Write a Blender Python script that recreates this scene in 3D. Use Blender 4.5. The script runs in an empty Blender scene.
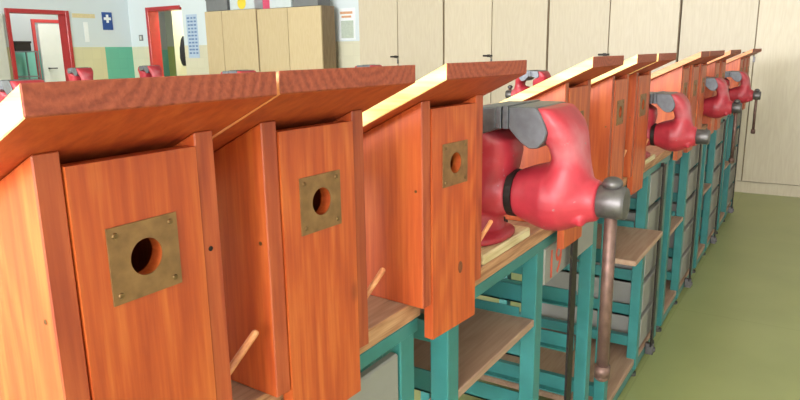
import bpy, bmesh, math, random
from mathutils import Vector, Matrix
random.seed(7)
scn = bpy.context.scene
C = scn.collection
BT = 0.85                                   # height of the bench tops

# ------------------------------------------------------------------ camera
cam = bpy.data.objects.new('camera', bpy.data.cameras.new('camera'))
C.objects.link(cam)
cam.data.sensor_width = 36.0
cam.data.lens = 36.0 * 659.56 / 800
cam.data.clip_start = 0.02
fw = Vector((0.82330459, 0.52349385, -0.21937125))
up = Vector((0.1931488, 0.1050314, 0.97553162))
rt = Vector((0.53372567, -0.84553096, -0.01463937))
m = Matrix((rt, up, -fw)).transposed().to_4x4()
m.translation = Vector((-0.26189, -0.48925, 0.39056 + BT))
cam.matrix_world = m
scn.camera = cam

# ------------------------------------------------------------------ world, light, exposure
w = bpy.data.worlds.new('world')
scn.world = w
w.use_nodes = True
w.node_tree.nodes['Background'].inputs[0].default_value = (0.80, 0.88, 1.0, 1)
w.node_tree.nodes['Background'].inputs[1].default_value = 1.0
scn.view_settings.view_transform = 'Standard'
scn.view_settings.look = 'None'
scn.view_settings.gamma = 1.0
scn.view_settings.use_curve_mapping = False
scn.view_settings.exposure = 0.2


def area_light(name, loc, rot, sx, sy, power, col=(0.95, 0.98, 1.0)):
    l = bpy.data.lights.new(name, 'AREA')
    l.shape = 'RECTANGLE'
    l.size, l.size_y = sx, sy
    l.energy = power
    l.color = col
    o = bpy.data.objects.new(name, l)
    o.location = loc
    o.rotation_euler = rot
    C.objects.link(o)
    return o


H = math.pi / 2
# daylight entering the windows behind the camera (wall_near)
for y in (-1.45, 0.35, 2.15, 3.95):
    area_light('daylight_near', (-5.98, y, 1.95), (0, -H, 0), 1.75, 1.45, 262)
for x in (-4.6, -2.6, -0.6):  # unseen left-wall window lights, added to brighten the end wall and cabinets
    area_light('fill_left', (x, 8.77, 1.95), (-H, 0, 0), 1.6, 1.75, 26)
# added lamps, out of view, to brighten the rooms behind the two doorways
area_light('fill_store', (5.6, 10.0, 3.1), (0, 0, 0), 1.2, 0.6, 44)
area_light('fill_passage', (7.15, 8.1, 3.1), (0, 0, 0), 0.6, 0.6, 60)

# ------------------------------------------------------------------ materials
MATS = {}


def nodes(name):
    mt = bpy.data.materials.new(name)
    mt.use_nodes = True
    nt = mt.node_tree
    MATS[name] = mt
    return mt, nt, nt.nodes['Principled BSDF']


def srgb(r, g, b):
    f = lambda c: (c / 255 / 12.92) if c / 255 <= 0.04045 else ((c / 255 + 0.055) / 1.055) ** 2.4
    return (f(r), f(g), f(b), 1)


def plain(name, col, rough=0.5, metal=0.0, var=0.12, scale=25, coat=0.0, bump=0.0, stretch=(1, 1, 1)):
    """one colour with a little mottling"""
    mt, nt, p = nodes(name)
    N, L = nt.nodes, nt.links
    tc = N.new('ShaderNodeTexCoord')
    mp = N.new('ShaderNodeMapping')
    mp.inputs['Scale'].default_value = stretch
    L.new(tc.outputs['Object'], mp.inputs[0])
    ns = N.new('ShaderNodeTexNoise')
    ns.inputs['Scale'].default_value = scale
    ns.inputs['Detail'].default_value = 5
    L.new(mp.outputs[0], ns.inputs['Vector'])
    cr = N.new('ShaderNodeValToRGB')
    cr.color_ramp.elements[0].position = 0.3
    cr.color_ramp.elements[1].position = 0.7
    cr.color_ramp.elements[0].color = (*[c * (1 - var) for c in col[:3]], 1)
    cr.color_ramp.elements[1].color = (*[min(1, c * (1 + var)) for c in col[:3]], 1)
    L.new(ns.outputs[0], cr.inputs[0])
    L.new(cr.outputs[0], p.inputs['Base Color'])
    p.inputs['Roughness'].default_value = rough
    p.inputs['Metallic'].default_value = metal
    p.inputs['Coat Weight'].default_value = coat
    if bump:
        b = N.new('ShaderNodeBump')
        b.inputs['Strength'].default_value = bump
        b.inputs['Distance'].default_value = 0.002
        L.new(ns.outputs[0], b.inputs['Height'])
        L.new(b.outputs[0], p.inputs['Normal'])
    return mt


def wood(name, dark, mid, light, axis='z', fine=70, rough=0.42, coat=0.25, vary=0.10, knots=True):
    """stained board: long streaks along the axis, broad growth figures, faint knots"""
    mt, nt, p = nodes(name)
    N, L = nt.nodes, nt.links
    tc = N.new('ShaderNodeTexCoord')
    oi = N.new('ShaderNodeObjectInfo')
    mul = N.new('ShaderNodeMath'); mul.operation = 'MULTIPLY'; mul.inputs[1].default_value = 37.0
    L.new(oi.outputs['Random'], mul.inputs[0])
    add = N.new('ShaderNodeVectorMath'); add.operation = 'ADD'
    L.new(tc.outputs['Object'], add.inputs[0])
    L.new(mul.outputs[0], add.inputs[1])
    st = {'x': (0.05, 1, 1), 'y': (1, 0.05, 1), 'z': (1, 1, 0.05)}[axis]
    mp = N.new('ShaderNodeMapping'); mp.inputs['Scale'].default_value = st
    L.new(add.outputs[0], mp.inputs[0])
    n1 = N.new('ShaderNodeTexNoise')
    n1.inputs['Scale'].default_value = fine * 1.8
    n1.inputs['Detail'].default_value = 4
    n1.inputs['Roughness'].default_value = 0.6
    L.new(mp.outputs[0], n1.inputs['Vector'])
    st2 = {'x': (0.18, 1, 1), 'y': (1, 0.18, 1), 'z': (1, 1, 0.18)}[axis]
    mp2 = N.new('ShaderNodeMapping'); mp2.inputs['Scale'].default_value = st2
    L.new(add.outputs[0], mp2.inputs[0])
    n2 = N.new('ShaderNodeTexNoise')
    n2.inputs['Scale'].default_value = 9
    n2.inputs['Detail'].default_value = 2
    L.new(mp2.outputs[0], n2.inputs['Vector'])
    # growth rings: bands of the broad noise
    ml = N.new('ShaderNodeMath'); ml.operation = 'MULTIPLY'; ml.inputs[1].default_value = 55
    L.new(n2.outputs[0], ml.inputs[0])
    sn = N.new('ShaderNodeMath'); sn.operation = 'SINE'
    L.new(ml.outputs[0], sn.inputs[0])
    m1 = N.new('ShaderNodeMath'); m1.operation = 'MULTIPLY_ADD'
    m1.inputs[1].default_value = 0.10; L.new(sn.outputs[0], m1.inputs[0]); L.new(n1.outputs[0], m1.inputs[2])
    cr = N.new('ShaderNodeValToRGB')
    e = cr.color_ramp.elements
    e[0].position = 0.28; e[0].color = dark
    e[1].position = 0.74; e[1].color = light
    x = e.new(0.5); x.color = mid
    L.new(m1.outputs[0], cr.inputs[0])
    hs = N.new('ShaderNodeHueSaturation')
    mr = N.new('ShaderNodeMapRange')
    mr.inputs['To Min'].default_value = 1 - vary
    mr.inputs['To Max'].default_value = 1 + vary
    L.new(oi.outputs['Random'], mr.inputs[0])
    L.new(mr.outputs[0], hs.inputs['Value'])
    L.new(cr.outputs[0], hs.inputs['Color'])
    out = hs.outputs[0]
    if knots:
        vo = N.new('ShaderNodeTexVoronoi')
        vo.inputs['Scale'].default_value = 7
        mpk = N.new('ShaderNodeMapping')
        mpk.inputs['Scale'].default_value = {'x': (.5, 1, 1), 'y': (1, .5, 1), 'z': (1, 1, .5)}[axis]
        L.new(add.outputs[0], mpk.inputs[0]); L.new(mpk.outputs[0], vo.inputs['Vector'])
        kr = N.new('ShaderNodeValToRGB')
        kr.color_ramp.elements[0].position = 0.03; kr.color_ramp.elements[0].color = (1, 1, 1, 1)
        kr.color_ramp.elements[1].position = 0.07; kr.color_ramp.elements[1].color = (0, 0, 0, 1)
        L.new(vo.outputs['Distance'], kr.inputs[0])
        mx = N.new('ShaderNodeMix'); mx.data_type = 'RGBA'
        kf = N.new('ShaderNodeMath'); kf.operation = 'MULTIPLY'; kf.inputs[1].default_value = 0.55
        L.new(kr.outputs[0], kf.inputs[0])
        L.new(kf.outputs[0], mx.inputs[0])
        L.new(out, mx.inputs[6]); mx.inputs[7].default_value = (*[c * .4 for c in dark[:3]], 1)
        out = mx.outputs[2]
    L.new(out, p.inputs['Base Color'])
    p.inputs['Roughness'].default_value = rough
    p.inputs['Coat Weight'].default_value = coat
    p.inputs['Coat Roughness'].default_value = 0.3
    b = N.new('ShaderNodeBump')
    b.inputs['Strength'].default_value = 0.15
    b.inputs['Distance'].default_value = 0.001
    L.new(m1.outputs[0], b.inputs['Height'])
    L.new(b.outputs[0], p.inputs['Normal'])
    return mt


def end_grain(name, dark, light):
    """sawn board end: curved growth rings"""
    mt, nt, p = nodes(name)
    N, L = nt.nodes, nt.links
    tc = N.new('ShaderNodeTexCoord')
    oi = N.new('ShaderNodeObjectInfo')
    cb = N.new('ShaderNodeCombineXYZ')
    mr = N.new('ShaderNodeMapRange'); mr.inputs['To Min'].default_value = -0.18; mr.inputs['To Max'].default_value = 0.02
    L.new(oi.outputs['Random'], mr.inputs[0]); L.new(mr.outputs[0], cb.inputs[0])
    cb.inputs[2].default_value = -0.41
    ad = N.new('ShaderNodeVectorMath'); ad.operation = 'ADD'
    L.new(tc.outputs['Object'], ad.inputs[0]); L.new(cb.outputs[0], ad.inputs[1])
    wv = N.new('ShaderNodeTexWave'); wv.wave_type = 'RINGS'; wv.rings_direction = 'Y'
    wv.inputs['Scale'].default_value = 28
    wv.inputs['Distortion'].default_value = 3.0
    wv.inputs['Detail'].default_value = 2
    wv.inputs['Detail Scale'].default_value = 0.6
    L.new(ad.outputs[0], wv.inputs['Vector'])
    ns = N.new('ShaderNodeTexNoise'); ns.inputs['Scale'].default_value = 260; ns.inputs['Detail'].default_value = 3
    L.new(tc.outputs['Object'], ns.inputs['Vector'])
    mx = N.new('ShaderNodeMath'); mx.operation = 'MULTIPLY_ADD'; mx.inputs[1].default_value = 0.30
    L.new(wv.outputs[1], mx.inputs[0]); L.new(ns.outputs[0], mx.inputs[2])
    cr = N.new('ShaderNodeValToRGB')
    cr.color_ramp.elements[0].position = 0.35; cr.color_ramp.elements[0].color = dark
    cr.color_ramp.elements[1].position = 0.95; cr.color_ramp.elements[1].color = light
    L.new(mx.outputs[0], cr.inputs[0]); L.new(cr.outputs[0], p.inputs['Base Color'])
    p.inputs['Roughness'].default_value = 0.6
    b = N.new('ShaderNodeBump'); b.inputs['Strength'].default_value = 0.35; b.inputs['Distance'].default_value = 0.0015
    L.new(mx.outputs[0], b.inputs['Height']); L.new(b.outputs[0], p.inputs['Normal'])
    return mt


def wall_paint(name, upper, lower, zsplit, tile=None, axis='x', split=None, lower2=None):
    """white paint above a tiled dado; an optional second tile colour past a place along the wall"""
    mt, nt, p = nodes(name)
    N, L = nt.nodes, nt.links
    geo = N.new('ShaderNodeNewGeometry')
    sp = N.new('ShaderNodeSeparateXYZ'); L.new(geo.outputs['Position'], sp.inputs[0])
    gt = N.new('ShaderNodeMath'); gt.operation = 'GREATER_THAN'; gt.inputs[1].default_value = zsplit
    L.new(sp.outputs[2], gt.inputs[0])
    low = N.new('ShaderNodeRGB'); low.outputs[0].default_value = lower
    lo = low.outputs[0]
    if lower2:
        g2 = N.new('ShaderNodeMath'); g2.operation = 'GREATER_THAN'; g2.inputs[1].default_value = split
        L.new(sp.outputs[0 if axis == 'x' else 1], g2.inputs[0])
        mx2 = N.new('ShaderNodeMix'); mx2.data_type = 'RGBA'
        L.new(g2.outputs[0], mx2.inputs[0]); L.new(lo, mx2.inputs[6]); mx2.inputs[7].default_value = lower2
        lo = mx2.outputs[2]
    mx = N.new('ShaderNodeMix'); mx.data_type = 'RGBA'
    L.new(gt.outputs[0], mx.inputs[0]); L.new(lo, mx.inputs[6]); mx.inputs[7].default_value = upper
    L.new(mx.outputs[2], p.inputs['Base Color'])
    if tile:
        cb = N.new('ShaderNodeCombineXYZ')
        L.new(sp.outputs[0 if axis == 'x' else 1], cb.inputs[0]); L.new(sp.outputs[2], cb.inputs[1])
        br = N.new('ShaderNodeTexBrick'); br.offset = 0
        br.inputs['Scale'].default_value = 1
        br.inputs['Brick Width'].default_value = tile; br.inputs['Row Height'].default_value = tile
        br.inputs['Mortar Size'].default_value = 0.004
        br.inputs['Color1'].default_value = (1, 1, 1, 1); br.inputs['Color2'].default_value = (.95, .95, .95, 1)
        br.inputs['Mortar'].default_value = (.93, .93, .93, 1)
        L.new(cb.outputs[0], br.inputs[0])
        mm = N.new('ShaderNodeMix'); mm.data_type = 'RGBA'; mm.blend_type = 'MULTIPLY'
        iv = N.new('ShaderNodeMath'); iv.operation = 'SUBTRACT'; iv.inputs[0].default_value = 1
        L.new(gt.outputs[0], iv.inputs[1]); L.new(iv.outputs[0], mm.inputs[0])
        L.new(mx.outputs[2], mm.inputs[6]); L.new(br.outputs[0], mm.inputs[7])
        L.new(mm.outputs[2], p.inputs['Base Color'])
        rr = N.new('ShaderNodeMapRange'); rr.inputs['To Min'].default_value = 0.3; rr.inputs['To Max'].default_value = 0.8
        L.new(gt.outputs[0], rr.inputs[0]); L.new(rr.outputs[0], p.inputs['Roughness'])
    else:
        p.inputs['Roughness'].default_value = 0.7
    return mt


wood('pine_stain', srgb(172, 68, 27), srgb(189, 81, 33), srgb(202, 99, 43), 'z', coat=0.12, rough=0.5)
wood('pine_stain_front', srgb(170, 66, 27), srgb(188, 80, 32), srgb(204, 102, 44), 'z', coat=0.14, rough=0.48)
wood('pine_stain_roof', srgb(160, 58, 28), srgb(176, 70, 32), srgb(188, 84, 40), 'y', coat=0.12, rough=0.5)
wood('pine_stain_edge', srgb(146, 56, 29), srgb(164, 70, 35), srgb(178, 84, 44), 'z', coat=0.1, rough=0.5, knots=False)
wood('pine_light_edge', srgb(208, 124, 76), srgb(222, 142, 92), srgb(230, 156, 104), 'y', coat=0.1, rough=0.55, knots=False)
wood('pine_raw_edge', srgb(214, 160, 88), srgb(236, 192, 120), srgb(246, 212, 148), 'y', coat=0.1, rough=0.55)
end_grain('pine_end', srgb(132, 56, 38), srgb(168, 80, 54))
wood('dowel_wood', srgb(190, 110, 66), srgb(212, 134, 84), srgb(226, 156, 104), 'x', knots=False)
wood('bench_wood', srgb(150, 112, 92), srgb(168, 130, 108), srgb(182, 146, 124), 'x', rough=0.5, coat=0.1, knots=False)
wood('bench_edge', srgb(150, 98, 66), srgb(182, 128, 90), srgb(204, 154, 114), 'x', fine=110, rough=0.7, coat=0, knots=False)
wood('shelf_wood', srgb(164, 124, 102), srgb(174, 135, 112), srgb(181, 145, 122), 'x', rough=0.55, coat=0, knots=False)
wood('pale_plank', srgb(196, 168, 122), srgb(220, 196, 152), srgb(232, 212, 172), 'x', rough=0.6, coat=0, knots=False)
wood('cabinet_wood', srgb(196, 178, 154), srgb(200, 183, 159), srgb(204, 188, 165), 'z', fine=60, rough=0.5, coat=0.1, vary=0.04, knots=False)
wood('cabinet_beech', srgb(204, 178, 138), srgb(208, 183, 143), srgb(212, 188, 149), 'z', fine=60, rough=0.5, coat=0.1, vary=0.05, knots=False)
wood('cabinet_side', srgb(130, 104, 72), srgb(142, 116, 82), srgb(152, 126, 92), 'z', rough=0.5, coat=0.1, vary=0.0, knots=False)
plain('knot_wood', srgb(120, 62, 34), 0.5, 0, 0.3, 300)
plain('old_brass', srgb(138, 100, 62), 0.5, 0.35, 0.25, 60)
plain('screw_brass', srgb(130, 100, 66), 0.4, 0.8, 0.1, 90)
plain('dark_iron', srgb(50, 42, 40), 0.5, 0.6, 0.2, 60)
plain('steel', srgb(106, 100, 100), 0.45, 0.7, 0.18, 70)
plain('jaw_steel', srgb(112, 112, 118), 0.45, 0.7, 0.15, 60)
plain('rusty_steel', srgb(116, 88, 80), 0.5, 0.6, 0.25, 60)
plain('green_steel', srgb(52, 120, 118), 0.4, 0.0, 0.10, 18, coat=0.15)
plain('drawer_grey', srgb(142, 136, 130), 0.5, 0.0, 0.06, 14)
plain('number_red', srgb(206, 84, 62), 0.6, 0, 0.15, 60)
plain('floor_green', srgb(158, 161, 104), 0.34, 0, 0.06, 3)
plain('white_paint', srgb(222, 226, 226), 0.6, 0, 0.02, 5)
plain('ceiling_white', srgb(232, 232, 230), 0.8, 0, 0.02, 5)
plain('door_white', srgb(216, 214, 206), 0.5, 0, 0.03, 5)
plain('frame_red', srgb(186, 44, 46), 0.4, 0, 0.06, 20, coat=0.2)
plain('paper_white', srgb(244, 246, 248), 0.7, 0, 0.03, 30)
plain('paper_blue', srgb(188, 204, 226), 0.7, 0, 0.04, 30)
plain('print_blue', srgb(110, 136, 182), 0.7, 0, 0.1, 60)
plain('print_orange', srgb(226, 170, 130), 0.7, 0, 0.1, 60)
plain('print_grey', srgb(196, 204, 190), 0.7, 0, 0.1, 60)
plain('sign_blue', srgb(38, 78, 152), 0.5, 0, 0.04, 30)
plain('sign_cream', srgb(224, 206, 160), 0.6, 0, 0.05, 40)
plain('black_cloth', srgb(26, 24, 26), 0.9, 0, 0.2, 30)
plain('box_pale', srgb(206, 212, 216), 0.6, 0, 0.04, 20)
plain('box_yellow', srgb(240, 208, 60), 0.5, 0, 0.04, 20)
plain('box_pink', srgb(214, 76, 110), 0.5, 0, 0.05, 20)
plain('box_grey', srgb(120, 120, 122), 0.6, 0, 0.05, 20)
plain('olive_paint', srgb(150, 156, 86), 0.6, 0, 0.04, 10)
plain('cream_paint', srgb(236, 226, 186), 0.6, 0, 0.03, 10)
wall_paint('wall_end_paint', srgb(224, 231, 236), srgb(228, 220, 194), BT + .527, tile=0.15, axis='y')
wall_paint('wall_left_paint', srgb(218, 226, 231), srgb(220, 212, 172), BT + .527, tile=0.15, axis='x', split=6.075, lower2=srgb(104, 188, 164))
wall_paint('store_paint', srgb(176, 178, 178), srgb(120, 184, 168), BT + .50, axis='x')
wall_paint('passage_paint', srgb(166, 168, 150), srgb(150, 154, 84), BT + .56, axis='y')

# red enamel of the vises: worn towards grey where it is rubbed
mt, nt, p = nodes('vise_red')
N, L = nt.nodes, nt.links
tc = N.new('ShaderNodeTexCoord')
n1 = N.new('ShaderNodeTexNoise'); n1.inputs['Scale'].default_value = 9; n1.inputs['Detail'].default_value = 6
L.new(tc.outputs['Object'], n1.inputs['Vector'])
cr = N.new('ShaderNodeValToRGB')
cr.color_ramp.elements[0].position = 0.35; cr.color_ramp.elements[0].color = srgb(158, 36, 50)
cr.color_ramp.elements[1].position = 0.75; cr.color_ramp.elements[1].color = srgb(198, 112, 120)
e = cr.color_ramp.elements.new(0.52); e.color = srgb(186, 48, 62)
L.new(n1.outputs[0], cr.inputs[0])
n2 = N.new('ShaderNodeTexNoise'); n2.inputs['Scale'].default_value = 60; n2.inputs['Detail'].default_value = 3
L.new(tc.outputs['Object'], n2.inputs['Vector'])
c2 = N.new('ShaderNodeValToRGB')
c2.color_ramp.elements[0].position = 0.70; c2.color_ramp.elements[0].color = (0, 0, 0, 1)
c2.color_ramp.elements[1].position = 0.76; c2.color_ramp.elements[1].color = (1, 1, 1, 1)
L.new(n2.outputs[0], c2.inputs[0])
mx = N.new('ShaderNodeMix'); mx.data_type = 'RGBA'
L.new(c2.outputs[0], mx.inputs[0]); L.new(cr.outputs[0], mx.inputs[6]); mx.inputs[7].default_value = srgb(140, 120, 120)
L.new(mx.outputs[2], p.inputs['Base Color'])
p.inputs['Roughness'].default_value = 0.5
p.inputs['Coat Weight'].default_value = 0.12
p.inputs['Coat Roughness'].default_value = 0.25

# floor: linoleum with dark scuffs and faint sheet seams
mt = MATS['floor_green']; nt = mt.node_tree; N, L = nt.nodes, nt.links
p = N['Principled BSDF']
src = p.inputs['Base Color'].links[0].from_socket
tc = N.new('ShaderNodeTexCoord')
n2 = N.new('ShaderNodeTexNoise'); n2.inputs['Scale'].default_value = 5; n2.inputs['Detail'].default_value = 8; n2.inputs['Roughness'].default_value = .7
L.new(tc.outputs['Object'], n2.inputs['Vector'])
c2 = N.new('ShaderNodeValToRGB')
c2.color_ramp.elements[0].position = 0.68; c2.color_ramp.elements[0].color = (0, 0, 0, 1)
c2.color_ramp.elements[1].position = 0.76; c2.color_ramp.elements[1].color = (.6, .6, .6, 1)
L.new(n2.outputs[0], c2.inputs[0])
mx = N.new('ShaderNodeMix'); mx.data_type = 'RGBA'
L.new(c2.outputs[0], mx.inputs[0]); L.new(src, mx.inputs[6]); mx.inputs[7].default_value = srgb(96, 92, 52)
br = N.new('ShaderNodeTexBrick'); br.offset = 0
br.inputs['Scale'].default_value = 1; br.inputs['Brick Width'].default_value = 1.5; br.inputs['Row Height'].default_value = 4
br.inputs['Mortar Size'].default_value = 0.003
br.inputs['Color1'].default_value = br.inputs['Color2'].default_value = (1, 1, 1, 1)
br.inputs['Mortar'].default_value = (.88, .88, .84, 1)
L.new(tc.outputs['Object'], br.inputs[0])
mm = N.new('ShaderNodeMix'); mm.data_type = 'RGBA'; mm.blend_type = 'MULTIPLY'; mm.inputs[0].default_value = 1
L.new(mx.outputs[2], mm.inputs[6]); L.new(br.outputs[0], mm.inputs[7])
L.new(mm.outputs[2], p.inputs['Base Color'])


# ------------------------------------------------------------------ mesh helpers
def box(bm, x0, x1, y0, y1, z0, z1, bev=0.0, mi=0):
    vs = [bm.verts.new((x, y, z)) for x in (x0, x1) for y in (y0, y1) for z in (z0, z1)]
    F = [(0, 1, 3, 2), (4, 6, 7, 5), (0, 4, 5, 1), (2, 3, 7, 6), (0, 2, 6, 4), (1, 5, 7, 3)]
    fs = [bm.faces.new([vs[i] for i in f]) for f in F]
    for f in fs:
        f.material_index = mi
    if bev:
        es = list({e for f in fs for e in f.edges})
        bmesh.ops.bevel(bm, geom=es, offset=bev, segments=1, affect='EDGES', profile=0.5)
    return vs


def prism(bm, poly, x0, x1, bev=0.0):
    """polygon given in (y, z), extruded along x"""
    a = [bm.verts.new((x0, y, z)) for y, z in poly]
    b = [bm.verts.new((x1, y, z)) for y, z in poly]
    n = len(poly)
    fs = [bm.faces.new(a), bm.faces.new(b[::-1])]
    for i in range(n):
        fs.append(bm.faces.new((a[i], b[i], b[(i + 1) % n], a[(i + 1) % n])))
    bmesh.ops.recalc_face_normals(bm, faces=fs)
    if bev:
        es = list({e for f in fs for e in f.edges})
        bmesh.ops.bevel(bm, geom=es, offset=bev, segments=1, affect='EDGES', profile=0.5)
    return fs


def tube(bm, p0, p1, r, n=12, r1=None):
    p0, p1 = Vector(p0), Vector(p1)
    d = (p1 - p0).normalized()
    a = d.orthogonal().normalized()
    b = d.cross(a)
    r1 = r if r1 is None else r1
    A = [bm.verts.new(p0 + (a * math.cos(t) + b * math.sin(t)) * r) for t in [2 * math.pi * i / n for i in range(n)]]
    B = [bm.verts.new(p1 + (a * math.cos(t) + b * math.sin(t)) * r1) for t in [2 * math.pi * i / n for i in range(n)]]
    bm.faces.new(A[::-1]); bm.faces.new(B)
    for i in range(n):
        bm.faces.new((A[i], A[(i + 1) % n], B[(i + 1) % n], B[i]))


def lathe_y(bm, prof, cx, cz, n=28):
    """prof: (y, r) pairs from one end to the other, around an axis along y"""
    rings = []
    for y, r in prof:
        rings.append([bm.verts.new((cx + r * math.cos(2 * math.pi * i / n), y, cz + r * math.sin(2 * math.pi * i / n))) for i in range(n)])
    fs = []
    for A, B in zip(rings, rings[1:]):
        for i in range(n):
            fs.append(bm.faces.new((A[i], A[(i + 1) % n], B[(i + 1) % n], B[i])))
    fs.append(bm.faces.new(rings[0][::-1])); fs.append(bm.faces.new(rings[-1]))
    bmesh.ops.recalc_face_normals(bm, faces=fs)


def loft(bm, secs):
    """secs: list of closed rings (lists of points) of equal length"""
    rings = [[bm.verts.new(q) for q in s] for s in secs]
    fs = []
    n = len(rings[0])
    for A, B in zip(rings, rings[1:]):
        for i in range(n):
            fs.append(bm.faces.new((A[i], A[(i + 1) % n], B[(i + 1) % n], B[i])))
    fs.append(bm.faces.new(rings[0][::-1])); fs.append(bm.faces.new(rings[-1]))
    bmesh.ops.recalc_face_normals(bm, faces=fs)


def sup_ring(cx, cy, z, hx, hy, e=3.0, n=28):
    """rounded-rectangle ring at height z"""
    out = []
    for i in range(n):
        t = 2 * math.pi * i / n
        c, s = math.cos(t), math.sin(t)
        out.append((cx + hx * math.copysign(abs(c) ** (2 / e), c), cy + hy * math.copysign(abs(s) ** (2 / e), s), z))
    return out


def sphere(bm, c, r, sc=(1, 1, 1), u=16, v=10):
    mtx = Matrix.Translation(c) @ Matrix.Diagonal((*[r * s for s in sc], 1))
    bmesh.ops.create_uvsphere(bm, u_segments=u, v_segments=v, radius=1, matrix=mtx)


def obj(name, bm, mat, parent=None, smooth=False, mats=None):
    me = bpy.data.meshes.new(name)
    bm.normal_update()
    bm.to_mesh(me)
    bm.free()
    for k in (mats or [mat]):
        me.materials.append(MATS[k])
    if smooth:
        for f in me.polygons:
            f.use_smooth = True
    o = bpy.data.objects.new(name, me)
    C.objects.link(o)
    if parent:
        o.parent = parent
    return o


def boxo(name, dims, mat, parent=None, bev=0.0):
    bm = bmesh.new()
    box(bm, *dims, bev)
    return obj(name, bm, mat, parent)


def tag(o, label=None, cat=None, group=None, kind=None):
    if label: o['label'] = label
    if cat: o['category'] = cat
    if group: o['group'] = group
    if kind: o['kind'] = kind
    return o


def thing(name, loc=(0, 0, 0), rz=0.0, label=None, cat=None, group=None):
    o = bpy.data.objects.new(name, None)
    o.empty_display_size = 0.05
    o.location = loc
    o.rotation_euler = (0, 0, rz)
    C.objects.link(o)
    return tag(o, label, cat, group)


def dup(root, loc, rz, label, group=None):
    r = root.copy()
    C.objects.link(r)
    r.location = loc
    r.rotation_euler = (0, 0, rz)
    r['label'] = label
    if group: r['group'] = group
    for ch in list(root.children):
        c = ch.copy(); C.objects.link(c); c.parent = r
        for g in list(ch.children):
            d = g.copy(); C.objects.link(d); d.parent = c
    return r


def struct(name, bm, mat, parent=None, **k):
    o = obj(name, bm, mat, parent, **k)
    o['kind'] = 'structure'
    return o


# ------------------------------------------------------------------ room shell
XE, YL, XN, YR, CZ = 6.55, 8.835, -6.05, -2.65, 3.25

bm = bmesh.new()
box(bm, XN - .15, 9.0, YR - .15, 11.2, -0.12, 0)
struct('floor', bm, 'floor_green')
bm = bmesh.new()
box(bm, XN - .15, 9.0, YR - .15, 11.2, CZ, CZ + .12)
struct('ceiling', bm, 'ceiling_white')


def wall_with_openings(name, axis, pos, thick, a0, a1, ops, mat):
    """axis 'x': wall along x at y=pos..pos+thick; ops = (a0, a1, z0, z1)"""
    bm = bmesh.new()

    def seg(u0, u1, z0, z1):
        if u1 - u0 < 1e-4 or z1 - z0 < 1e-4: return
        if axis == 'x': box(bm, u0, u1, min(pos, pos + thick), max(pos, pos + thick), z0, z1)
        else: box(bm, min(pos, pos + thick), max(pos, pos + thick), u0, u1, z0, z1)
    u = a0
    for o0, o1, z0, z1 in sorted(ops):
        seg(u, o0, 0, CZ)
        seg(o0, o1, 0, z0)
        seg(o0, o1, z1, CZ)
        u = o1
    seg(u, a1, 0, CZ)
    return struct(name, bm, mat)


D2 = (7.63, 8.35, 0, BT + 1.05)         # doorway in the end wall
D1 = (4.70, 5.49, 0, BT + 0.98)         # doorway in the left wall
def grow(d): return (d[0] - .03, d[1] + .03, d[2], d[3] + .03)


nw = [(y - .85, y + .85, 1.05, 2.85) for y in (-1.45, 0.35, 2.15, 3.95)]
rw = [(x - .8, x + .8, 1.05, 2.85) for x in (-4.6, -2.6, -0.6)]  # openings for the added left-wall windows, out of view
wall_with_openings('wall_end', 'y', XE, .15, YR - .15, YL + .0, [grow(D2)], 'wall_end_paint')
wall_with_openings('wall_left', 'x', YL, .15, XN - .15, XE + .15, [grow(D1)] + rw, 'wall_left_paint')
wall_with_openings('wall_near', 'y', XN, -.15, YR - .15, YL, nw, 'white_paint')
wall_with_openings('wall_right', 'x', YR, -.15, XN - .15, XE + .15, [], 'white_paint')
k = 0
for a0, a1, z0, z1 in nw:
    k += 1
    bm = bmesh.new()
    x0, x1 = XN - .13, XN - .07
    for y0, y1 in ((a0, a0 + .06), (a1 - .06, a1), ((a0 + a1) / 2 - .04, (a0 + a1) / 2 + .04)):
        box(bm, x0, x1, y0, y1, z0, z1)
    box(bm, x0, x1, a0, a1, z0, z0 + .06); box(bm, x0, x1, a0, a1, z1 - .06, z1)
    struct('window_%d' % k, bm, 'white_paint')
for a0, a1, z0, z1 in rw:
    k += 1
    bm = bmesh.new()
    y0, y1 = YL + .07, YL + .13
    for x0, x1 in ((a0, a0 + .06), (a1 - .06, a1), ((a0 + a1) / 2 - .04, (a0 + a1) / 2 + .04)):
        box(bm, x0, x1, y0, y1, z0, z1)
    box(bm, a0, a1, y0, y1, z0, z0 + .06); box(bm, a0, a1, y0, y1, z1 - .06, z1)
    struct('window_%d' % k, bm, 'white_paint')

# rooms behind the doorways
bm = bmesh.new(); box(bm, XN - .15, 9.0, 10.85, 11.0, 0, CZ); struct('wall_store', bm, 'store_paint')
bm = bmesh.new(); box(bm, 8.85, 9.0, YR, 10.85, 0, CZ); struct('wall_passage', bm, 'passage_paint')
bm = bmesh.new(); box(bm, XE + .15, 8.85, 6.95, 7.05, 0, CZ); struct('wall_passage_side', bm, 'cream_paint')
bm = bmesh.new(); box(bm, 7.55, 7.65, 7.05, 9.05, 0, CZ); struct('wall_passage_end', bm, 'cream_paint')
bm = bmesh.new(); box(bm, 3.2, 3.3, YL + .15, 10.85, 0, CZ); struct('wall_store_side', bm, 'store_paint')


def door_frame(name, axis, pos, a0, a1, ztop, wd=.055, dp=.2, right=True):
    bm = bmesh.new()
    for u0, u1, z0, z1 in ((a0 - wd, a0, 0, ztop + wd), (a1, a1 + wd, 0, ztop + wd), (a0, a1, ztop, ztop + wd)):
        if not right and u1 == a0: continue
        if axis == 'y': box(bm, pos - .02, pos - .02 + dp, u0, u1, z0, z1, .004)
        else: box(bm, u0, u1, pos - .02, pos - .02 + dp, z0, z1, .004)
    return bm


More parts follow.
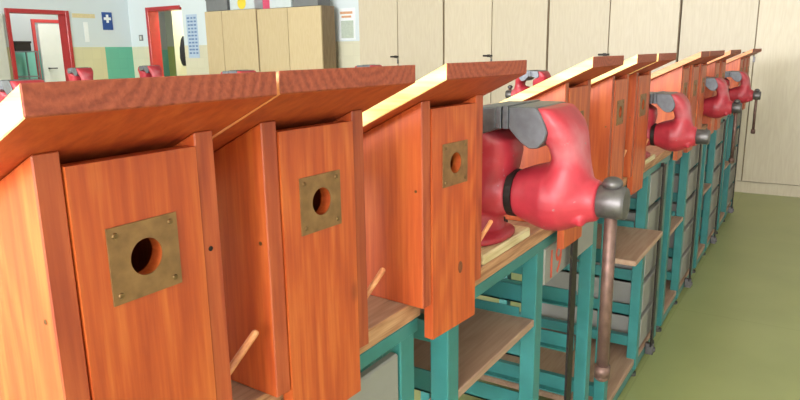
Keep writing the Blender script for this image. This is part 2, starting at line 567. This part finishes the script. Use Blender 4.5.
struct('door_1', door_frame('d', 'x', YL, D1[0], D1[1], D1[3]), 'frame_red')
struct('door_2', door_frame('d', 'y', XE, D2[0], D2[1], D2[3], right=False), 'frame_red')
d3 = struct('door_3', door_frame('d', 'x', 10.85, 6.17, 6.95, BT + .96, dp=.06), 'frame_red')
bm = bmesh.new(); box(bm, 6.20, 6.92, 10.80, 10.84, .02, BT + .94, .004)
obj('door_leaf', bm, 'door_white', d3)
bm = bmesh.new(); tube(bm, (6.3, 10.80, 1.05), (6.3, 10.74, 1.05), .012); tube(bm, (6.3, 10.745, 1.05), (6.42, 10.745, 1.05), .01)
obj('door_handle', bm, 'steel', d3)
# open leaf of the first doorway, swung into the workshop against the left wall
dl = thing('door_leaf', (4.58, YL - .06, 0), -math.radians(82), 'white door leaf swung open left of the red doorway at far left', 'door')
bm = bmesh.new(); box(bm, -.04, 0, -.8, 0, .01, BT + .96, .004)
o = obj('panel', bm, 'door_white', dl)
bm = bmesh.new(); tube(bm, (0, -.72, 1.05), (.06, -.72, 1.05), .012); tube(bm, (.055, -.72, 1.05), (.055, -.6, 1.05), .01)
obj('handle', bm, 'steel', dl)

# shelf with boxes inside the store
sh = thing('store_shelf', (5.72, 10.62, 0), 0, 'grey shelf rack with a dark box seen through the left red doorway', 'shelf')
bm = bmesh.new()
for x in (-.22, .2):
    for y in (-.16, .16):
        box(bm, x, x + .02, y - .01, y + .01, 0, 1.32)
obj('post_frame', bm, 'box_grey', sh)
for z in (.12, .52, .92, 1.32):
    bm = bmesh.new(); box(bm, -.22, .22, -.17, .17, z, z + .02); obj('shelf_board', bm, 'box_grey', sh)
bm = bmesh.new(); box(bm, -.13, .13, -.12, .12, 0, .15, .004); box(bm, -.14, .14, -.13, .13, .12, .155, .003)
o = obj('storage_box', bm, 'dark_iron'); o.location = (5.74, 10.62, 1.341)
tag(o, 'dark lidded box on the store shelf behind the left doorway', 'box')

# things on the left wall
sg = thing('first_aid_sign', (6.16, YL - .004, BT + .91), 0, 'blue sign with a white cross on the far left wall', 'sign')
bm = bmesh.new(); box(bm, -.085, .085, -.006, .003, -.13, .13, .002); obj('plate', bm, 'sign_blue', sg)
bm = bmesh.new(); box(bm, -.06, -.02, -.009, -.005, .015, .055); box(bm, .02, .06, -.009, -.005, .015, .055); box(bm, -.02, .02, -.009, -.005, -.025, .095); obj('cross', bm, 'paper_white', sg)
o = boxo('wall_label', (5.60, 5.96, YL - .006, YL, BT + .945, BT + 1.005), 'sign_cream')
tag(o, 'long cream strip label on the wall beside the red doorway', 'sign')
o = boxo('wall_paper', (5.76, 5.83, YL - .005, YL, BT + .60, BT + .885), 'paper_white')
tag(o, 'narrow white paper strip below the cream label', 'paper')
# things on the end wall
sw = thing('light_switch', (XE, 8.58, BT + .66), 0, 'small grey light switch left of the second red doorway', 'switch')
bm = bmesh.new(); box(bm, -.012, 0, -.045, .045, -.045, .045, .003); obj('plate', bm, 'box_grey', sw)
bm = bmesh.new(); box(bm, -.018, -.01, -.02, .02, -.028, .028, .002); obj('rocker', bm, 'door_white', sw)
bm = bmesh.new()
po = thing('notice_sheet', (XE - .003, 7.40, BT + .655), 0, 'tall pale blue notice on the wall beside the second doorway', 'poster')
box(bm, -.003, .003, -.115, .115, -.31, .31); obj('sheet', bm, 'paper_blue', po)
for c in range(3):
    bm = bmesh.new()
    for r in range(11):
        z = .26 - r * .05
        box(bm, -.0045, -.003, -.095 + c * .068, -.045 + c * .068 + random.uniform(-.01, .008), z - .012, z + .012)
    obj('text_column', bm, 'print_blue', po)['kind'] = 'stuff'
po = thing('notice_sheet', (XE - .003, 4.58, BT + .735), 0, 'white notice with an orange heading on the white wall left of the tall cabinets', 'poster')
bm = bmesh.new(); box(bm, -.003, .003, -.125, .125, -.19, .19); obj('sheet', bm, 'paper_white', po)
bm = bmesh.new(); box(bm, -.0045, -.003, -.09, .10, .12, .15); box(bm, -.0045, -.003, -.07, .08, .075, .10); obj('heading', bm, 'print_orange', po)
bm = bmesh.new(); box(bm, -.0045, -.003, -.10, .09, -.17, .04); obj('text_block', bm, 'print_grey', po)
# coat hung in the passage
ct = thing('hanging_coat', (7.545, 8.70, BT + .70), 0, 'black coat hanging inside the second red doorway', 'coat')
bm = bmesh.new()
loft(bm, [sup_ring(-.06, 0, z, hx, hy, 2.4, 16) for z, hx, hy in ((.0, .02, .04), (-.05, .045, .07), (-.2, .055, .12), (-.36, .055, .13), (-.46, .05, .10), (-.49, .03, .07))])
obj('body', bm, 'black_cloth', ct, True)
bm = bmesh.new(); tube(bm, (0, 0, .0), (-.06, 0, .0), .008); obj('hook', bm, 'steel', ct)


# ------------------------------------------------------------------ tall cabinets on the end wall
def cabinet(name, x, y0, y1, z0, z1, depth, split, mat, label, handle=True, plinth=.1, handle_z=None, group=None, door_mats=None):
    t = thing(name, (x, 0, 0), 0, label, 'cabinet', group)
    bm = bmesh.new(); box(bm, .022, depth, y0 + .004, y1 - .004, z0 + plinth, z1)
    obj('body', bm, 'cabinet_side', t)
    bm = bmesh.new(); box(bm, .012, depth, y0 + .001, y1 - .001, z0, z0 + plinth - .004)
    obj('plinth', bm, mat, t)
    for i, (a, b) in enumerate(((y0 + .010, split - .004), (split + .004, y1 - .010))):
        bm = bmesh.new(); box(bm, 0, .02, a, b, z0 + plinth + .002, z1 - .004, .0015)
        d = obj('door', bm, (door_mats or [mat, mat])[i], t)
        if handle and i == 1:
            hz = handle_z
            bm = bmesh.new()
            box(bm, -.008, 0, split + .015, split + .045, hz - .012, hz + .014, .002)
            box(bm, -.03, -.018, split - .02, split + .085, hz - .008, hz + .010, .003)
            tube(bm, (-.02, split + .03, hz), (0, split + .03, hz), .007)
            obj('handle', bm, 'dark_iron', d)
            bm = bmesh.new()
            box(bm, -.012, -.009, split - .012, split + .006, hz - .075, hz - .03, .001)
            tube(bm, (-.0105, split - .003, hz - .03), (-.0105, split + .01, hz - .008), .003, 6)
            obj('key', bm, 'steel', d)
    return t


XC = 6.07
ys = [4.065, 2.958, 1.813, 0.619, -0.55, -1.70]
labs = ['tall pale wooden cabinet next to the white wall strip with the notice',
        'tall pale wooden cabinet second from the white wall strip',
        'tall pale wooden cabinet above the middle birdhouse roofs, third from the wall strip',
        'tall pale wooden cabinet behind the far end of the bench row',
        'tall pale wooden cabinet at the right edge of the picture']
splits = [3.536, 2.404, 1.227, 0.02, -1.12]
for i in range(5):
    cabinet('tall_cabinet', XC, ys[i + 1], ys[i], 0, 2.75, XE - XC - .002, splits[i], 'cabinet_wood', labs[i], True, .10, BT + .336, 'tall built-in cabinets')
# two lower cabinets with things on top
XS = 6.15
cabinet('low_cabinet', XS, 5.722, 6.68, 0, BT + .955, .26, 6.352, 'cabinet_beech', 'beech cabinet with two doors beside the blue notice', False, .08)
cabinet('low_cabinet', XS, 4.661, 5.716, 0, BT + .945, .26, 5.197, 'cabinet_beech', 'beech cabinet beside the white wall strip with the notice', False, .08)


def lidded_box(loc, sx, sy, sz, mat, label, cat='box', disc=None):
    t = thing('storage_box', loc, 0, label, cat)
    bm = bmesh.new(); box(bm, -sx, sx, -sy, sy, 0, sz * .82, .004); obj('body', bm, mat, t)
    bm = bmesh.new(); box(bm, -sx - .006, sx + .006, -sy - .006, sy + .006, sz * .8, sz, .004); obj('lid', bm, mat, t)
    if disc:
        bm = bmesh.new(); tube(bm, (-sx - .001, 0, sz * .38), (-sx - .004, 0, sz * .38), disc, 20); obj('sticker', bm, 'box_yellow', t)
    return t


lidded_box((6.285, 6.45, BT + .957), .12, .20, .17, 'box_grey', 'grey lidded box on the beech cabinet by the blue notice')
lidded_box((6.285, 5.98, BT + .957), .12, .22, .2, 'box_pale', 'pale box with a yellow round sticker on the beech cabinet', disc=.075)
lidded_box((6.26, 5.60, BT + .947), .05, .06, .16, 'box_pink', 'small pink container between the pale boxes on the cabinets')
lidded_box((6.285, 5.32, BT + .947), .12, .18, .14, 'box_pale', 'pale flat box right of the pink container')
lidded_box((6.285, 4.92, BT + .947), .12, .20, .10, 'box_grey', 'flat dark grey box on the beech cabinet near the wall strip')


# ------------------------------------------------------------------ workbenches
def angle_runner(bm, x, y0, y1, z, side):
    """L-profile drawer runner along y"""
    box(bm, x, x + .004 * side if side > 0 else x, y0, y1, z, z + .045) if side > 0 else box(bm, x - .004, x, y0, y1, z, z + .045)
    if side > 0: box(bm, x, x + .028, y0, y1, z, z + .004)
    else: box(bm, x - .028, x, y0, y1, z, z + .004)


def bench(x0, y0, Lx, mid, label, drawers, shelf_z=None, shelf_out=0.0, number=None, bar=None, panel=False, group='workbenches in the birdhouse row'):
    D = 0.58
    t = thing('workbench', (x0, y0, 0), 0, label, 'workbench', group)
    bm = bmesh.new(); box(bm, -.012, Lx + .012, 0, D, BT - .030, BT, .002)
    # front edge shows the raw layered board
    bm.faces.ensure_lookup_table()
    for f in bm.faces:
        if f.normal.y < -.5 or f.calc_center_median().y < .0015: f.material_index = 1
    obj('top_board', bm, None, t, mats=['bench_wood', 'bench_edge'])
    lw = .042
    for nm, (a, b, c, d, e, f) in {
        'front_rail': (-.006, Lx + .006, .002, .032, BT - .055, BT - .0305),
        'back_rail': (0, Lx, D - .03, D, BT - .07, BT - .0305)}.items():
        boxo(nm, (a, b, c, d, e, f), 'green_steel', t, .0015)
    xs = (0, mid - lw / 2, Lx - lw)
    for x in xs:
        for y in (.006, D - .04):
            bm = bmesh.new(); box(bm, x, x + lw, y, y + .036, .03, BT - .0555 if y < .1 else BT - .0705, .002)
            leg = obj('leg', bm, 'green_steel', t)
            bm = bmesh.new()
            tube(bm, (x + lw / 2, y + .018, .012), (x + lw / 2, y + .018, .03), .008, 10)
            tube(bm, (x + lw / 2, y + .018, 0), (x + lw / 2, y + .018, .012), .018, 12)
            obj('foot', bm, 'steel', leg)
        for z in (BT - .115, .12):
            boxo('side_rail', (x + .008, x + lw - .008, .0425, D - .0405, z, z + .04), 'green_steel', t, .001)
    # bottom board
    boxo('bottom_board', (.0425, Lx - .0425, .012, D - .045, .052, .075), 'shelf_wood', t, .002)
    boxo('bottom_rail', (.0425, Lx - .0425, .012, .03, .020, .0515), 'green_steel', t, .001)
    boxo('back_cross_rail', (.0425, Lx - .0425, D - .03, D - .01, .40, .44), 'green_steel', t, .001)
    if shelf_z is not None:
        boxo('shelf', (lw + .001, mid - lw / 2 - .001 if not shelf_out else mid - lw / 2 + .0 , -shelf_out + .008, D - .045, BT + shelf_z - .018, BT + shelf_z), 'shelf_wood', t, .002)
        for x, s in ((lw, 1), (mid - lw / 2, -1)):
            bm = bmesh.new(); angle_runner(bm, x + .0005 * s, .045, D - .045, BT + shelf_z - .0225, s); obj('shelf_bracket', bm, 'green_steel', t)
    # drawer section
    xa, xb = mid + lw / 2, Lx - lw
    for z in (BT - .20, BT - .34, BT - .48, BT - .62):
        for x, s in ((xa, 1), (xb, -1)):
            bm = bmesh.new(); angle_runner(bm, x + .0005 * s, .045, D - .045, z, s)
            obj('runner', bm, 'green_steel', t)
    for zt, zb in drawers:
        bm = bmesh.new()
        box(bm, xa + .003, xb - .003, .004, .022, BT + zb, BT + zt, .003)
        d = obj('drawer', bm, 'drawer_grey', t)
        bm = bmesh.new()
        for q in ((xa + .033, xb - .033, .023, D - .1, BT + zb + .008, BT + zb + .012), (xa + .033, xa + .037, .023, D - .1, BT + zb + .0125, BT + zt - .012), (xb - .037, xb - .033, .023, D - .1, BT + zb + .0125, BT + zt - .012), (xa + .0375, xb - .0375, D - .104, D - .1, BT + zb + .0125, BT + zt - .012)):
            box(bm, *q)
        obj('drawer_tray', bm, 'drawer_grey', d)
    if panel:
        boxo('door', (xa + .003, xb - .003, .008, .024, .085, BT - .075), 'drawer_grey', t, .003)
    if bar is not None:
        bm = bmesh.new(); box(bm, bar - .008, bar + .034, -.014, -.008, .06, BT - .045, .001); box(bm, bar + .004, bar + .023, -.008, .001, BT - .052, BT - .04)
        b = obj('lock_bar', bm, 'dark_iron', t)
        bm = bmesh.new(); box(bm, bar + .003, bar + .024, -.02, .011, .022, .07, .002); tube(bm, (bar + .013, -.026, .045), (bar + .013, -.02, .045), .011, 10)
        obj('padlock', bm, 'steel', b)
    if number:
        cu = bpy.data.curves.new('number', 'FONT'); cu.body = number; cu.size = .10; cu.extrude = .0005
        tmp = bpy.data.objects.new('tmp', cu); C.objects.link(tmp)
        bpy.context.view_layer.update()
        me = bpy.data.meshes.new_from_object(tmp.evaluated_get(bpy.context.evaluated_depsgraph_get()))
        bpy.data.objects.remove(tmp)
        me.transform(Matrix.Translation((xa + .022, .003, BT - .140)) @ Matrix.Rotation(H, 4, 'X'))
        me.materials.clear(); me.materials.append(MATS['number_red'])
        o = bpy.data.objects.new('number', me); C.objects.link(o); o.parent = t
    return t


full = [(-.064, -.182), (-.206, -.322), (-.346, -.462), (-.486, -.602), (-.626, -.742)]
bench(-.36, .026, .955, .45, 'green steel workbench under the two nearest birdhouses with a grey door', [], panel=True)
bench(.676, .007, .904, .445, 'green steel workbench with drawer number 19 under the nearest red vise', [(-.058, -.148)], shelf_z=-.215, number='19', bar=.625)
bC = bench(1.735, 0, .82, .47, 'green steel workbench with a pale plank shelf, next after the one numbered 19', full, shelf_z=-.255, shelf_out=.065, bar=.63)
bD = bench(2.665, 0, .82, .40, 'green steel workbench with grey drawers, fourth from the camera', full, shelf_z=-.40, bar=.60)
dup(bD, (3.59, 0, 0), 0, 'green steel workbench with grey drawers, fifth from the camera', 'workbenches in the birdhouse row')
dup(bD, (4.515, 0, 0), 0, 'farthest green steel workbench of the row, in front of the tall cabinets', 'workbenches in the birdhouse row')
g2 = 'workbenches in the rows behind'
for x, lab in ((3.52, 'green steel workbench carrying the vise seen right of the third birdhouse roof'),):
    dup(bD, (x + .82, 1.19, 0), math.pi, lab, g2)
for x, lab in ((1.15, 'green steel workbench carrying the vise behind the left end of the nearest roof'), (2.45, 'green steel workbench carrying the vise in front of the beech cabinets'), (3.80, 'green steel workbench carrying the vise behind the second roof')):
    dup(bD, (x, 2.60, 0), 0, lab, g2)
for x, lab in ((2.95, 'green steel workbench carrying the small vise by the left red doorway'), (3.89, 'green steel workbench carrying the small vise by the second red doorway')):
    dup(bD, (x, 5.20, 0), 0, lab, g2)

# ------------------------------------------------------------------ birdhouses
W, TS = .175, .0223
SL = .4754
HF = .3205
DEP = .165


def under(y): return HF - SL * y


def front_panel_bm(y0, y1, xa, xb, za, zb, cx, cz, r, n=32):
    """board with a round hole"""
    bm = bmesh.new()
    angs = sorted([2 * math.pi * i / n for i in range(n)] + [math.atan2(z - cz, x - cx) % (2 * math.pi) for x in (xa, xb) for z in (za, zb)])
    loops = {}
    for y in (y0, y1):
        ci, ou = [], []
        for a in angs:
            c, s = math.cos(a), math.sin(a)
            tx = ((xb - cx) / c) if c > 1e-9 else ((xa - cx) / c if c < -1e-9 else 1e9)
            tz = ((zb - cz) / s) if s > 1e-9 else ((za - cz) / s if s < -1e-9 else 1e9)
            k = min(tx, tz)
            ci.append(bm.verts.new((cx + r * c, y, cz + r * s)))
            ou.append(bm.verts.new((cx + k * c, y, cz + k * s)))
        loops[y] = (ci, ou)
    m_ = len(angs)
    (c0, o0), (c1, o1) = loops[y0], loops[y1]
    for i in range(m_):
        j = (i + 1) % m_
        bm.faces.new((c0[i], c0[j], o0[j], o0[i]))
        bm.faces.new((c1[i], o1[i], o1[j], c1[j]))
        bm.faces.new((c0[i], c1[i], c1[j], c0[j]))
        bm.faces.new((o0[i], o0[j], o1[j], o1[i]))
    bmesh.ops.recalc_face_normals(bm, faces=bm.faces[:])
    return bm


PX, PW, PZ, PH = .0507, .071, .1831, .0678
HC = (PX + PW / 2 + .001, PZ + PH / 2 + .001)


def roof_mesh(t, xr, side):
    """roof board, front end cut upright"""
    ya, yb, th = -.0684, .232, .0218
    bm = bmesh.new()
    prism(bm, [(ya, under(ya)), (yb, under(yb)), (yb, under(yb) + th), (ya, under(ya) + th)], -.0373, xr, .0010)
    for f in bm.faces:
        c = f.calc_center_median()
        if c.y < ya + .002: f.material_index = 1
        elif c.x < -.0365 or c.x > xr - .0008: f.material_index = 2
    return obj('roof', bm, None, t, mats=['pine_stain_roof', 'pine_end', side])


def make_house():
    t = thing('birdhouse', (0, 0, 0), 0, 'x', 'birdhouse', 'stained birdhouses standing in a row')
    for x in (0, W - TS):
        bm = bmesh.new()
        prism(bm, [(0, 0), (DEP, 0), (DEP, under(DEP) - .0006), (0, under(0) - .0006)], x, x + TS, .0012)
        for f in bm.faces:
            if f.calc_center_median().y < .002: f.material_index = 1
        s = obj('side_panel', bm, None, t, mats=['pine_stain', 'pine_stain_edge'])
        if x == 0:
            bm = bmesh.new(); tube(bm, (.003, .012, .185), (-.0004, .012, .185), .0024, 10); obj('nail', bm, 'screw_brass', s)
    g = .0013
    bm = front_panel_bm(-.0018, .0145, TS + g, W - TS - g, -.059, HF - .0135, HC[0], HC[1], .0186)
    obj('front_panel', bm, 'pine_stain_front', t)
    bm = bmesh.new(); prism(bm, [(DEP - .018, .0155), (DEP, .0155), (DEP, under(DEP) - .001), (DEP - .018, under(DEP - .018) - .001)], TS + g, W - TS - g)
    obj('back_panel', bm, 'pine_stain', t)
    boxo('base', (TS + g, W - TS - g, .0155, DEP - .0005, 0, .015), 'pine_stain', t)
    roof_mesh(t, W + .0184, 'pine_raw_edge')
    # brass plate round the entrance hole
    bm = front_panel_bm(-.0034, -.0019, PX, PX + PW, PZ, PZ + PH, HC[0], HC[1], .0166)
    pl = obj('entrance_plate', bm, 'old_brass', t)
    for x in (PX + .0075, PX + PW - .0075):
        for z in (PZ + .0075, PZ + PH - .0075):
            bm = bmesh.new()
            tube(bm, (x, -.0030, z), (x, -.0046, z), .0030, 12, .0022)
            box(bm, x - .0019, x + .0019, -.0049, -.0046, z - .0003, z + .0003)
            obj('screw', bm, 'screw_brass', pl)
    # slanting wooden pin low on the right side
    bm = bmesh.new()
    p0, p1 = Vector((W - .004, .012, .054)), Vector((W + .046, .008, .092))
    tube(bm, p0, p1, .0042, 12)
    d = (p1 - p0).normalized()
    tube(bm, p1, p1 + d * .002, .0042, 12, .0028)
    obj('latch_pin', bm, 'dowel_wood', t)
    return t


spots = [
    (0.0, 0.0, 0.0, 'large birdhouse nearest the camera at the left edge of the picture'),
    (.2472, .0067, -2.479, 'second birdhouse from the left, its roof touching the nearest one'),
    (.5658, -.0025, -5.128, 'third birdhouse, overhanging the bench just before the nearest red vise'),
    (1.1427, -.0227, -.924, 'birdhouse directly behind the nearest red vise'),
    (1.5313, -.020, .19, 'fifth birdhouse, roof touching its farther neighbour before the second vise'),
    (1.81, -.0165, -1.5, 'sixth birdhouse, standing just before the second red vise'),
    (2.56, -.018, 0.6, 'birdhouse with brightly lit side just beyond the second red vise'),
    (2.795, -.018, -.4, 'middle birdhouse of the three between the second and third vises'),
    (3.03, -.018, 0.3, 'birdhouse just before the third red vise'),
    (3.49, -.018, 0.5, 'birdhouse just beyond the third red vise'),
    (3.725, -.018, -.5, 'birdhouse two beyond the third red vise'),
    (4.66, -.018, 0.3, 'first birdhouse beyond the farthest red vise'),
    (4.895, -.018, 0.0, 'next to last birdhouse at the far end of the row'),
    (5.13, -.018, 0.0, 'last birdhouse at the far end of the row'),
]
h0 = make_house()
for i, (x, y, r, lab) in enumerate(spots):
    if i == 0:
        h0.location = (x, y, BT + .0005); h0['label'] = lab
    else:
        h = dup(h0, (x, y, BT + .0005), math.radians(r), lab)
        if i == 2:                           # dark knot low on the third front
            fp = [c for c in h.children if c.name.startswith('front_panel')][0]
            bm = bmesh.new()
            bmesh.ops.create_cone(bm, cap_ends=True, segments=16, radius1=.0078, radius2=.0076, depth=.0010, matrix=Matrix.Translation((.1035, -.0020, .041)) @ Matrix.Rotation(H, 4, 'X') @ Matrix.Diagonal((.8, 1.35, 1, 1)))
            obj('knot', bm, 'knot_wood', fp)
        if i == 1 or i >= 6:                 # roofs whose side edges carry some stain too
            for c in h.children:
                if c.name.startswith('roof'):
                    c.data = c.data.copy(); c.data.materials[2] = MATS['pine_light_edge']
for c in h0.children:                        # the nearest roof is a little wider and meets its neighbour
    if c.name.startswith('roof'): bpy.data.objects.remove(c)
roof_mesh(h0, W + .0192, 'pine_raw_edge')
bm = bmesh.new(); tube(bm, (W - .014, .003, .205), (W - .014, -.0006, .205), .0026, 10); obj('nail', bm, 'dark_iron', h0)


# ------------------------------------------------------------------ vises
def remeshed(name, bm, mat, parent, vox=.0034, it=6):
    o = obj(name, bm, mat, parent)
    md = o.modifiers.new('r', 'REMESH'); md.mode = 'VOXEL'; md.voxel_size = vox
    ms = o.modifiers.new('s', 'SMOOTH'); ms.iterations = it; ms.factor = 0.5
    bpy.context.view_layer.update()
    me = bpy.data.meshes.new_from_object(o.evaluated_get(bpy.context.evaluated_depsgraph_get()))
    o.modifiers.clear()
    me.materials.clear(); me.materials.append(MATS[mat])
    for f in me.polygons: f.use_smooth = True
    old = o.data
    o.data = me
    bpy.data.meshes.remove(old)
    me.name = name
    return o


AZ = .120          # screw axis above the bench top


def make_vise():
    """origin on the bench top, x centre of the jaws, y = row front line; screw towards -y"""
    t = thing('bench_vise', (0, 0, 0), 0, 'x', 'vise', 'red bench vises along the row')
    # moving body: bulb round the screw + neck + jaw back
    bm = bmesh.new()
    lathe_y(bm, [(-.010, .043), (-.022, .049), (-.045, .058), (-.075, .066), (-.105, .063), (-.130, .052), (-.150, .042), (-.168, .037)], 0, AZ)
    secs = []
    for z, yb, yf, hx, e in ((.105, -.014, -.150, .064, 2.1), (.130, -.024, -.156, .063, 2.1), (.148, -.038, -.157, .060, 2.1), (.164, -.058, -.152, .057, 2.2), (.180, -.075, -.147, .054, 2.3), (.198, -.082, -.143, .054, 2.4), (.218, -.078, -.139, .060, 2.6), (.240, -.060, -.134, .069, 2.9), (.262, -.050, -.124, .073, 3.3), (.280, -.048, -.108, .074, 3.5), (.290, -.048, -.096, .073, 3.6)):
        secs.append(sup_ring(0, (yb + yf) / 2, z, hx, (yb - yf) / 2, e))
    loft(bm, secs)
    tube(bm, (-.022, -.120, AZ - .030), (-.036, -.150, AZ - .034), .0125, 14, .0105)
    remeshed('moving_body', bm, 'vise_red', t)
    # grey rounded jaw of the moving side
    dpoly = [(-.020, .292), (-.020, .254), (-.030, .243), (-.045, .228), (-.060, .219), (-.076, .220), (-.088, .234), (-.092, .248), (-.088, .262), (-.078, .282), (-.070, .292)]
    bm = bmesh.new(); prism(bm, dpoly, -.079, .079, .0018); obj('moving_jaw', bm, 'jaw_steel', t)
    bm = bmesh.new(); box(bm, -.080, .080, -.0195, -.010, .252, .294, .001)
    for i in range(9): box(bm, -.078 + i * .0175, -.068 + i * .0175, -.0100, -.0085, .255, .290)
    obj('jaw_plate', bm, 'jaw_steel', t)
    bm = bmesh.new(); box(bm, -.080, .080, -.006, .004, .252, .292, .001); obj('jaw_plate', bm, 'jaw_steel', t)
    bm = bmesh.new(); prism(bm, [(.0045, .290), (.0045, .252), (.016, .246), (.034, .240), (.050, .246), (.054, .262), (.046, .290)], -.079, .079, .0018); obj('fixed_jaw', bm, 'jaw_steel', t)
    # collar between the two bodies
    bm = bmesh.new(); lathe_y(bm, [(-.013, .040), (-.012, .0465), (.002, .0465), (.003, .040)], 0, AZ); obj('collar', bm, 'dark_iron', t)
    # fixed body, pedestal and base
    bm = bmesh.new()
    lathe_y(bm, [(.002, .043), (.020, .050), (.050, .060), (.080, .062), (.110, .054), (.135, .038), (.150, .020)], 0, AZ)
    secs = []
    for z, y0, y1, hx, e in ((.115, .004, .115, .060, 2.2), (.14, .002, .115, .058, 2.3), (.165, -.006, .112, .056, 2.6), (.20, -.010, .108, .060, 3.0), (.225, -.006, .105, .066, 3.2), (.25, .035, .10, .073, 3.4), (.275, .035, .085, .073, 3.4), (.286, .035, .072, .072, 3.4)):
        secs.append(sup_ring(0, (y0 + y1) / 2, z, hx, (y1 - y0) / 2, e))
    loft(bm, secs)
    loft(bm, [sup_ring(0, .085, z, hx, hy, 2.6) for z, hx, hy in ((.022, .060, .070), (.05, .052, .060), (.08, .050, .058), (.11, .050, .055))])
    loft(bm, [sup_ring(0, .090, z, hx, hy, 2.8) for z, hx, hy in ((.022, .088, .082), (.034, .088, .082), (.042, .070, .072))])
    remeshed('fixed_body', bm, 'vise_red', t)
    # clamp plank under the base
    boxo('packing_plank', (-.115, .115, .006, .20, .0005, .0215), 'pale_plank', t, .003)
    for x in (-.070, .070):
        bm = bmesh.new(); tube(bm, (x, .05, .030), (x, .05, .042), .010, 6); tube(bm, (x, .05, .042), (x, .05, .048), .005, 8); obj('bolt', bm, 'dark_iron', t)
    # screw head
    bm = bmesh.new(); lathe_y(bm, [(-.164, .024), (-.1645, .0285), (-.167, .030), (-.212, .030), (-.216, .0275), (-.2165, .020)], 0, AZ, 32)
    hd = obj('screw_head', bm, 'steel', t)
    for f in hd.data.polygons: f.use_smooth = abs(f.normal.y) < .3
    bm = bmesh.new(); lathe_y(bm, [(-.160, .034), (-.1665, .034), (-.1670, .031)], 0, AZ, 28); obj('head_collar', bm, 'dark_iron', t)
    return t


def add_handle(t, top, bottom, r=.0115):
    bm = bmesh.new()
    tube(bm, (0, -.190, bottom), (0, -.190, AZ + top), r, 14)
    h = obj('handle_bar', bm, 'rusty_steel', t, True)
    bm = bmesh.new(); sphere(bm, (0, -.190, AZ + top + .004), .0185, (1, 1, .72)); obj('knob', bm, 'steel', h, True)
    bm = bmesh.new(); tube(bm, (0, -.190, bottom - .006), (0, -.190, bottom + .016), .0150, 14); sphere(bm, (0, -.190, bottom - .006), .0150, (1, 1, .7)); obj('knob', bm, 'rusty_steel', h, True)


vp = make_vise()
proto_parts = list(vp.children)


def place_vise(x, y, lab, handle=None, rz=0.0, z=0.0, first=False, group=None, size=1.0):
    if first:
        t = vp; t.location = (x, y, BT + z); t['label'] = lab
    else:
        t = vp.copy(); C.objects.link(t)
        t.location = (x, y, BT + z); t.rotation_euler = (0, 0, rz); t['label'] = lab
        for ch in proto_parts:
            c = ch.copy(); C.objects.link(c); c.parent = t
    t.scale = (size, size, size)
    if group: t['group'] = group
    if handle: add_handle(t, *handle)
    return t


place_vise(.92, 0, 'large red bench vise nearest the camera with a long hanging handle', (.030, -.215), first=True)
place_vise(2.12, -.012, 'second red bench vise from the camera, no handle visible', size=.83)
place_vise(3.33, .012, 'third red bench vise with its handle hanging past the drawers', (.032, -.19, .0095), size=.84)
place_vise(4.28, .0, 'farthest red bench vise of the birdhouse row, against the tall cabinets', (.032, -.14, .0095), size=.84)
gb = 'red vises on benches behind the birdhouses'
place_vise(3.80, 1.06, 'red vise seen through the gap right of the third birdhouse roof', (.05, -.1), rz=math.pi, group=gb, size=.9)
place_vise(1.38, 2.60, 'red vise behind the left end of the nearest roof', rz=0, group=gb)
place_vise(2.73, 2.60, 'red vise just peeking over the nearest roof before the beech cabinets', group=gb)
place_vise(4.14, 2.60, 'red vise barely peeking over the second roof', group=gb)
place_vise(3.33, 5.22, 'small red vise behind the nearest roof by the left red doorway', group=gb)
place_vise(4.08, 5.22, 'small red vise behind the nearest roof by the second red doorway', group=gb)
